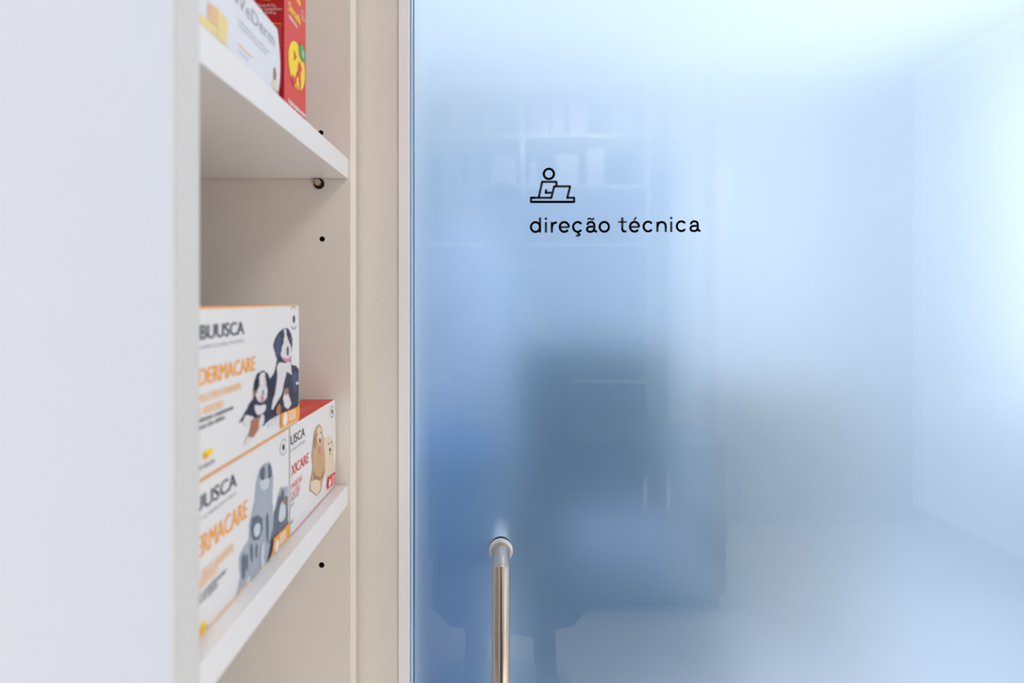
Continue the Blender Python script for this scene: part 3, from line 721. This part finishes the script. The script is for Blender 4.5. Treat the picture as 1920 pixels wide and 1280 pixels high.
kc = thing('added_counter', (0.62, -1.0, 0), 'added low dark counter hiding the bright floor mirrored in the glass door', 'counter')  # added to cover the bright floor in the mirrored view
box('body', 0.36, 0.98, -1.20, -0.86, 0.06, 0.70, mat('slate counter panel', (66, 76, 88), 0.5), kc, 0.003)
box('plinth', 0.38, 0.96, -1.18, -0.89, 0.0, 0.06, M_DARKP, kc)
box('countertop', 0.35, 0.99, -1.21, -0.85, 0.70, 0.725, mat('slate top', (84, 92, 102), 0.4), kc, 0.002)
for k in range(2):
    d = box('door', 0.365+k*0.307, 0.668+k*0.307, -0.86, -0.845, 0.08, 0.69, mat('slate counter panel', (66, 76, 88), 0.5), kc, 0.002)
    box('handle', 0.62+k*0.10-0.008, 0.62+k*0.10+0.008, -0.845, -0.83, 0.45, 0.60, M_CHROME, d)
# white door posts further right on the opposite wall
op_y = -1.60; RD2 = (2*YG-op_y)/F
M_POST = mat('cream painted post', (236, 232, 214), 0.5); M_POST2 = mat('rose beige post', (224, 206, 196), 0.5)
o = struct('trim_1', (1256-VX)*RD2, (1318-VX)*RD2, -1.75, op_y, 0, CE, M_POST, 'cream post on the opposite wall')
o = struct('trim_2', (1344-VX)*RD2, (1370-VX)*RD2, -1.75, op_y, 0, CE, M_POST2, 'rose beige post on the opposite wall')
o = struct('trim_3', (1372-VX)*RD2, 2.55, -1.75, -1.70, 0, CE, mat('pale panel', (186, 190, 196), 0.6), 'grey panelling on the opposite wall')

# ------------------------------------------------------------------ photographer, mirrored in the glass
M_SHIRT = mat('blue grey shirt', (62, 76, 92), 0.9, bump=0.2, scale=200)
M_TROU = mat('dark trousers', (34, 36, 44), 0.9)
M_SKIN = mat('skin', (190, 140, 116), 0.55)
M_HAIR = mat('dark hair', (38, 28, 22), 0.7)
PY = -0.30
def skin(name, verts, edges, radii, m, parent, sub=2, root=0):
    me = bpy.data.meshes.new(name); me.from_pydata([tuple(v) for v in verts], edges, []); me.update()
    o = bpy.data.objects.new(name, me); COL.objects.link(o)
    md = o.modifiers.new('s', 'SKIN'); md.use_smooth_shade = True
    for i, r in enumerate(radii):
        sv = me.skin_vertices[0].data[i]; sv.radius = r if isinstance(r, tuple) else (r, r); sv.use_root = (i == root)
    s2 = o.modifiers.new('u', 'SUBSURF'); s2.levels = sub; s2.render_levels = sub
    dg = bpy.context.evaluated_depsgraph_get(); dg.update()
    nm = bpy.data.meshes.new_from_object(o.evaluated_get(dg))
    bpy.data.objects.remove(o)
    for p in nm.polygons: p.use_smooth = True
    nm.materials.clear()
    for q in (m if isinstance(m, (list, tuple)) else [m]): nm.materials.append(q)
    ob = bpy.data.objects.new(name, nm); COL.objects.link(ob)
    if parent:
        ob.parent = parent
        w = Vector((0, 0, 0)); p = parent
        while p: w += Vector(p.location); p = p.parent
        for v in nm.vertices: v.co -= w
    return ob
px0 = 0.035
person = thing('person', (px0, PY, 0), 'person in a blue grey shirt holding a camera, mirrored faintly in the glass', 'person')
V = []; E = []; R = []
def jv(co, r, frm=None):
    V.append(Vector(co)+Vector((px0, PY, 0))); R.append(r)
    if frm is not None: E.append((frm, len(V)-1))
    return len(V)-1
pel = jv((0, 0, 0.94), (0.155, 0.11))
wst = jv((0, 0.01, 1.10), (0.145, 0.10), pel)
chs = jv((0, 0.01, 1.28), (0.165, 0.115), wst)
upc = jv((0, 0.0, 1.405), (0.12, 0.085), chs)
nk = jv((-0.01, 0.01, 1.47), (0.056, 0.056), upc)
hb_ = jv((-0.02, 0.02, 1.545), (0.060, 0.070), nk)
hd = jv((-0.025, 0.03, 1.62), (0.074, 0.092), hb_)
ht = jv((-0.025, 0.02, 1.69), (0.055, 0.068), hd)
for s in (-1, 1):
    sh = jv((s*0.175, 0, 1.385), 0.058, upc)
    el = jv((s*0.25, 0.02, 1.13), 0.043, sh)
    wr = jv((s*0.085-px0, 0.20, 1.29), 0.027, el)
    pm = jv((s*0.075-px0, 0.235, 1.325), (0.034, 0.022), wr)
    hp = jv((s*0.095, 0, 0.88), 0.088, pel)
    kn = jv((s*0.11, 0.01, 0.50), 0.058, hp)
    an = jv((s*0.12, 0, 0.09), 0.040, kn)
    to = jv((s*0.135, 0.15, 0.045), (0.040, 0.030), an)
body = skin('body', V, E, R, [M_SHIRT, M_SKIN, M_TROU, M_DARKP], person)
off = Vector((px0, PY, 0))
for p in body.data.polygons:
    c = p.center
    if c.z > 1.452: p.material_index = 1
    elif c.z < 0.09: p.material_index = 3
    elif c.z < 0.95: p.material_index = 2
    elif c.y > 0.165: p.material_index = 1
bm = bmesh.new(); rings = []     # long open coat hanging from the shoulders
for z, w, d_, yo in ((1.43, 0.10, 0.075, 0), (1.40, 0.185, 0.095, 0), (1.30, 0.205, 0.13, 0), (1.10, 0.20, 0.135, 0), (0.92, 0.215, 0.15, 0), (0.60, 0.245, 0.17, 0), (0.30, 0.27, 0.185, 0)):
    rings.append([bm.verts.new((px0+w*math.cos(a)*(1+0.025*math.sin(9*a)*(1.45-z)), PY+yo+d_*math.sin(a)*(1+0.05*math.sin(11*a)*(1.45-z)), z)) for a in [2*PI*k/64 for k in range(64)]])
for a, b in zip(rings, rings[1:]):
    for k in range(64): bm.faces.new((a[k], b[k], b[(k+1) % 64], a[(k+1) % 64]))
co = link('coat', bm, mat('dark navy coat', (36, 44, 62), 0.9, bump=0.2, scale=220), person, True)
sd = co.modifiers.new('thickness', 'SOLIDIFY'); sd.thickness = 0.006
# hands: fingers curled round the camera body
for s in (-1, 1):
    for k in range(4):
        zb = 1.352-k*0.019
        pts = [Vector((s*0.080, -0.075, zb)), Vector((s*0.083, -0.045, zb)), Vector((s*0.074, -0.020, zb-0.002)), Vector((s*(0.052 if k != 3 else 0.056), -0.014, zb-0.003))]
        skin('finger', pts, [(0, 1), (1, 2), (2, 3)], [0.009, 0.0085, 0.008, 0.007], M_SKIN, person, 1)
    pts = [Vector((s*0.070, -0.075, 1.305)), Vector((s*0.062, -0.088, 1.330)), Vector((s*0.045, -0.089, 1.352))]
    skin('thumb', pts, [(0, 1), (1, 2)], [0.011, 0.010, 0.009], M_SKIN, person, 1)
hcx, hcy = px0-0.025, PY+0.03
bm = bmesh.new(); bmesh.ops.create_uvsphere(bm, u_segments=32, v_segments=20, radius=1)
for v in bm.verts:
    n = v.co.copy(); v.co = Vector((hcx+n.x*0.083, hcy-0.012+n.y*0.104, 1.655+n.z*0.093))
bmesh.ops.delete(bm, geom=[v for v in bm.verts if (v.co.y > hcy+0.045 and v.co.z < 1.70) or v.co.z < 1.585 and v.co.y > hcy-0.03], context='VERTS')
link('hair', bm, M_HAIR, person, True)
bm = bmesh.new()
tube(bm, [(hcx, hcy+0.085, 1.65), (hcx, hcy+0.106, 1.612), (hcx, hcy+0.085, 1.603)], [0.008, 0.013, 0.008], 12); link('nose', bm, M_SKIN, person, True)
bm = bmesh.new(); tube(bm, [(hcx-0.024, hcy+0.086, 1.576), (hcx, hcy+0.093, 1.574), (hcx+0.024, hcy+0.086, 1.576)], [0.002, 0.006, 0.002], 10); link('mouth', bm, mat('lips', (160, 90, 84), 0.5), person, True)
for s in (-1, 1):
    bm = bmesh.new(); bmesh.ops.create_uvsphere(bm, u_segments=16, v_segments=10, radius=0.011, matrix=Matrix.Translation((hcx+s*0.031, hcy+0.078, 1.642))); link('eye', bm, mat('eye white', (230, 228, 224), 0.2), person, True)
    bm = bmesh.new(); bmesh.ops.create_uvsphere(bm, u_segments=14, v_segments=8, radius=1)
    for v in bm.verts: v.co = Vector((hcx+s*0.078+v.co.x*0.009, hcy+v.co.y*0.017, 1.625+v.co.z*0.030))
    link('ear', bm, M_SKIN, person, True)
bm = bmesh.new()
for s in (-1, 1):
    tube(bm, [(hcx+s*0.033+0.023*math.cos(2*PI*k/20), hcy+0.101, 1.642+0.018*math.sin(2*PI*k/20)) for k in range(21)], 0.0018, 8, cap=False)
    tube(bm, [(hcx+s*0.056, hcy+0.101, 1.646), (hcx+s*0.080, hcy+0.08, 1.648), (hcx+s*0.082, hcy, 1.640)], 0.0016, 8)
tube(bm, [(hcx-0.010, hcy+0.102, 1.646), (hcx+0.010, hcy+0.102, 1.646)], 0.0018, 8)
tag(link('glasses', bm, M_CHROME, None, True), 'thin metal glasses worn by the mirrored person', 'glasses')
cm = thing('camera_body', (0, -0.05, H-0.045), 'black camera held by the mirrored person', 'camera')
bm = bmesh.new(); rounded(bm, -0.066, 0.066, -0.078, -0.030, H-0.048, H+0.042, 0.008); rounded(bm, -0.025, 0.025, -0.075, -0.030, H+0.036, H+0.062, 0.007); link('body', bm, M_DARKP, cm, True)
bm = bmesh.new(); tube(bm, [(0, -0.030, H), (0, -0.014, H), (0, -0.004, H)], [0.033, 0.033, 0.036], 36, cap=False); link('lens_barrel', bm, M_DARKP, cm, True)

# the person stands a little back from the spot the view is taken from
for o in bpy.data.objects:
    if o.name in ('person', 'glasses', 'camera_body'): o.location.y -= 0.13
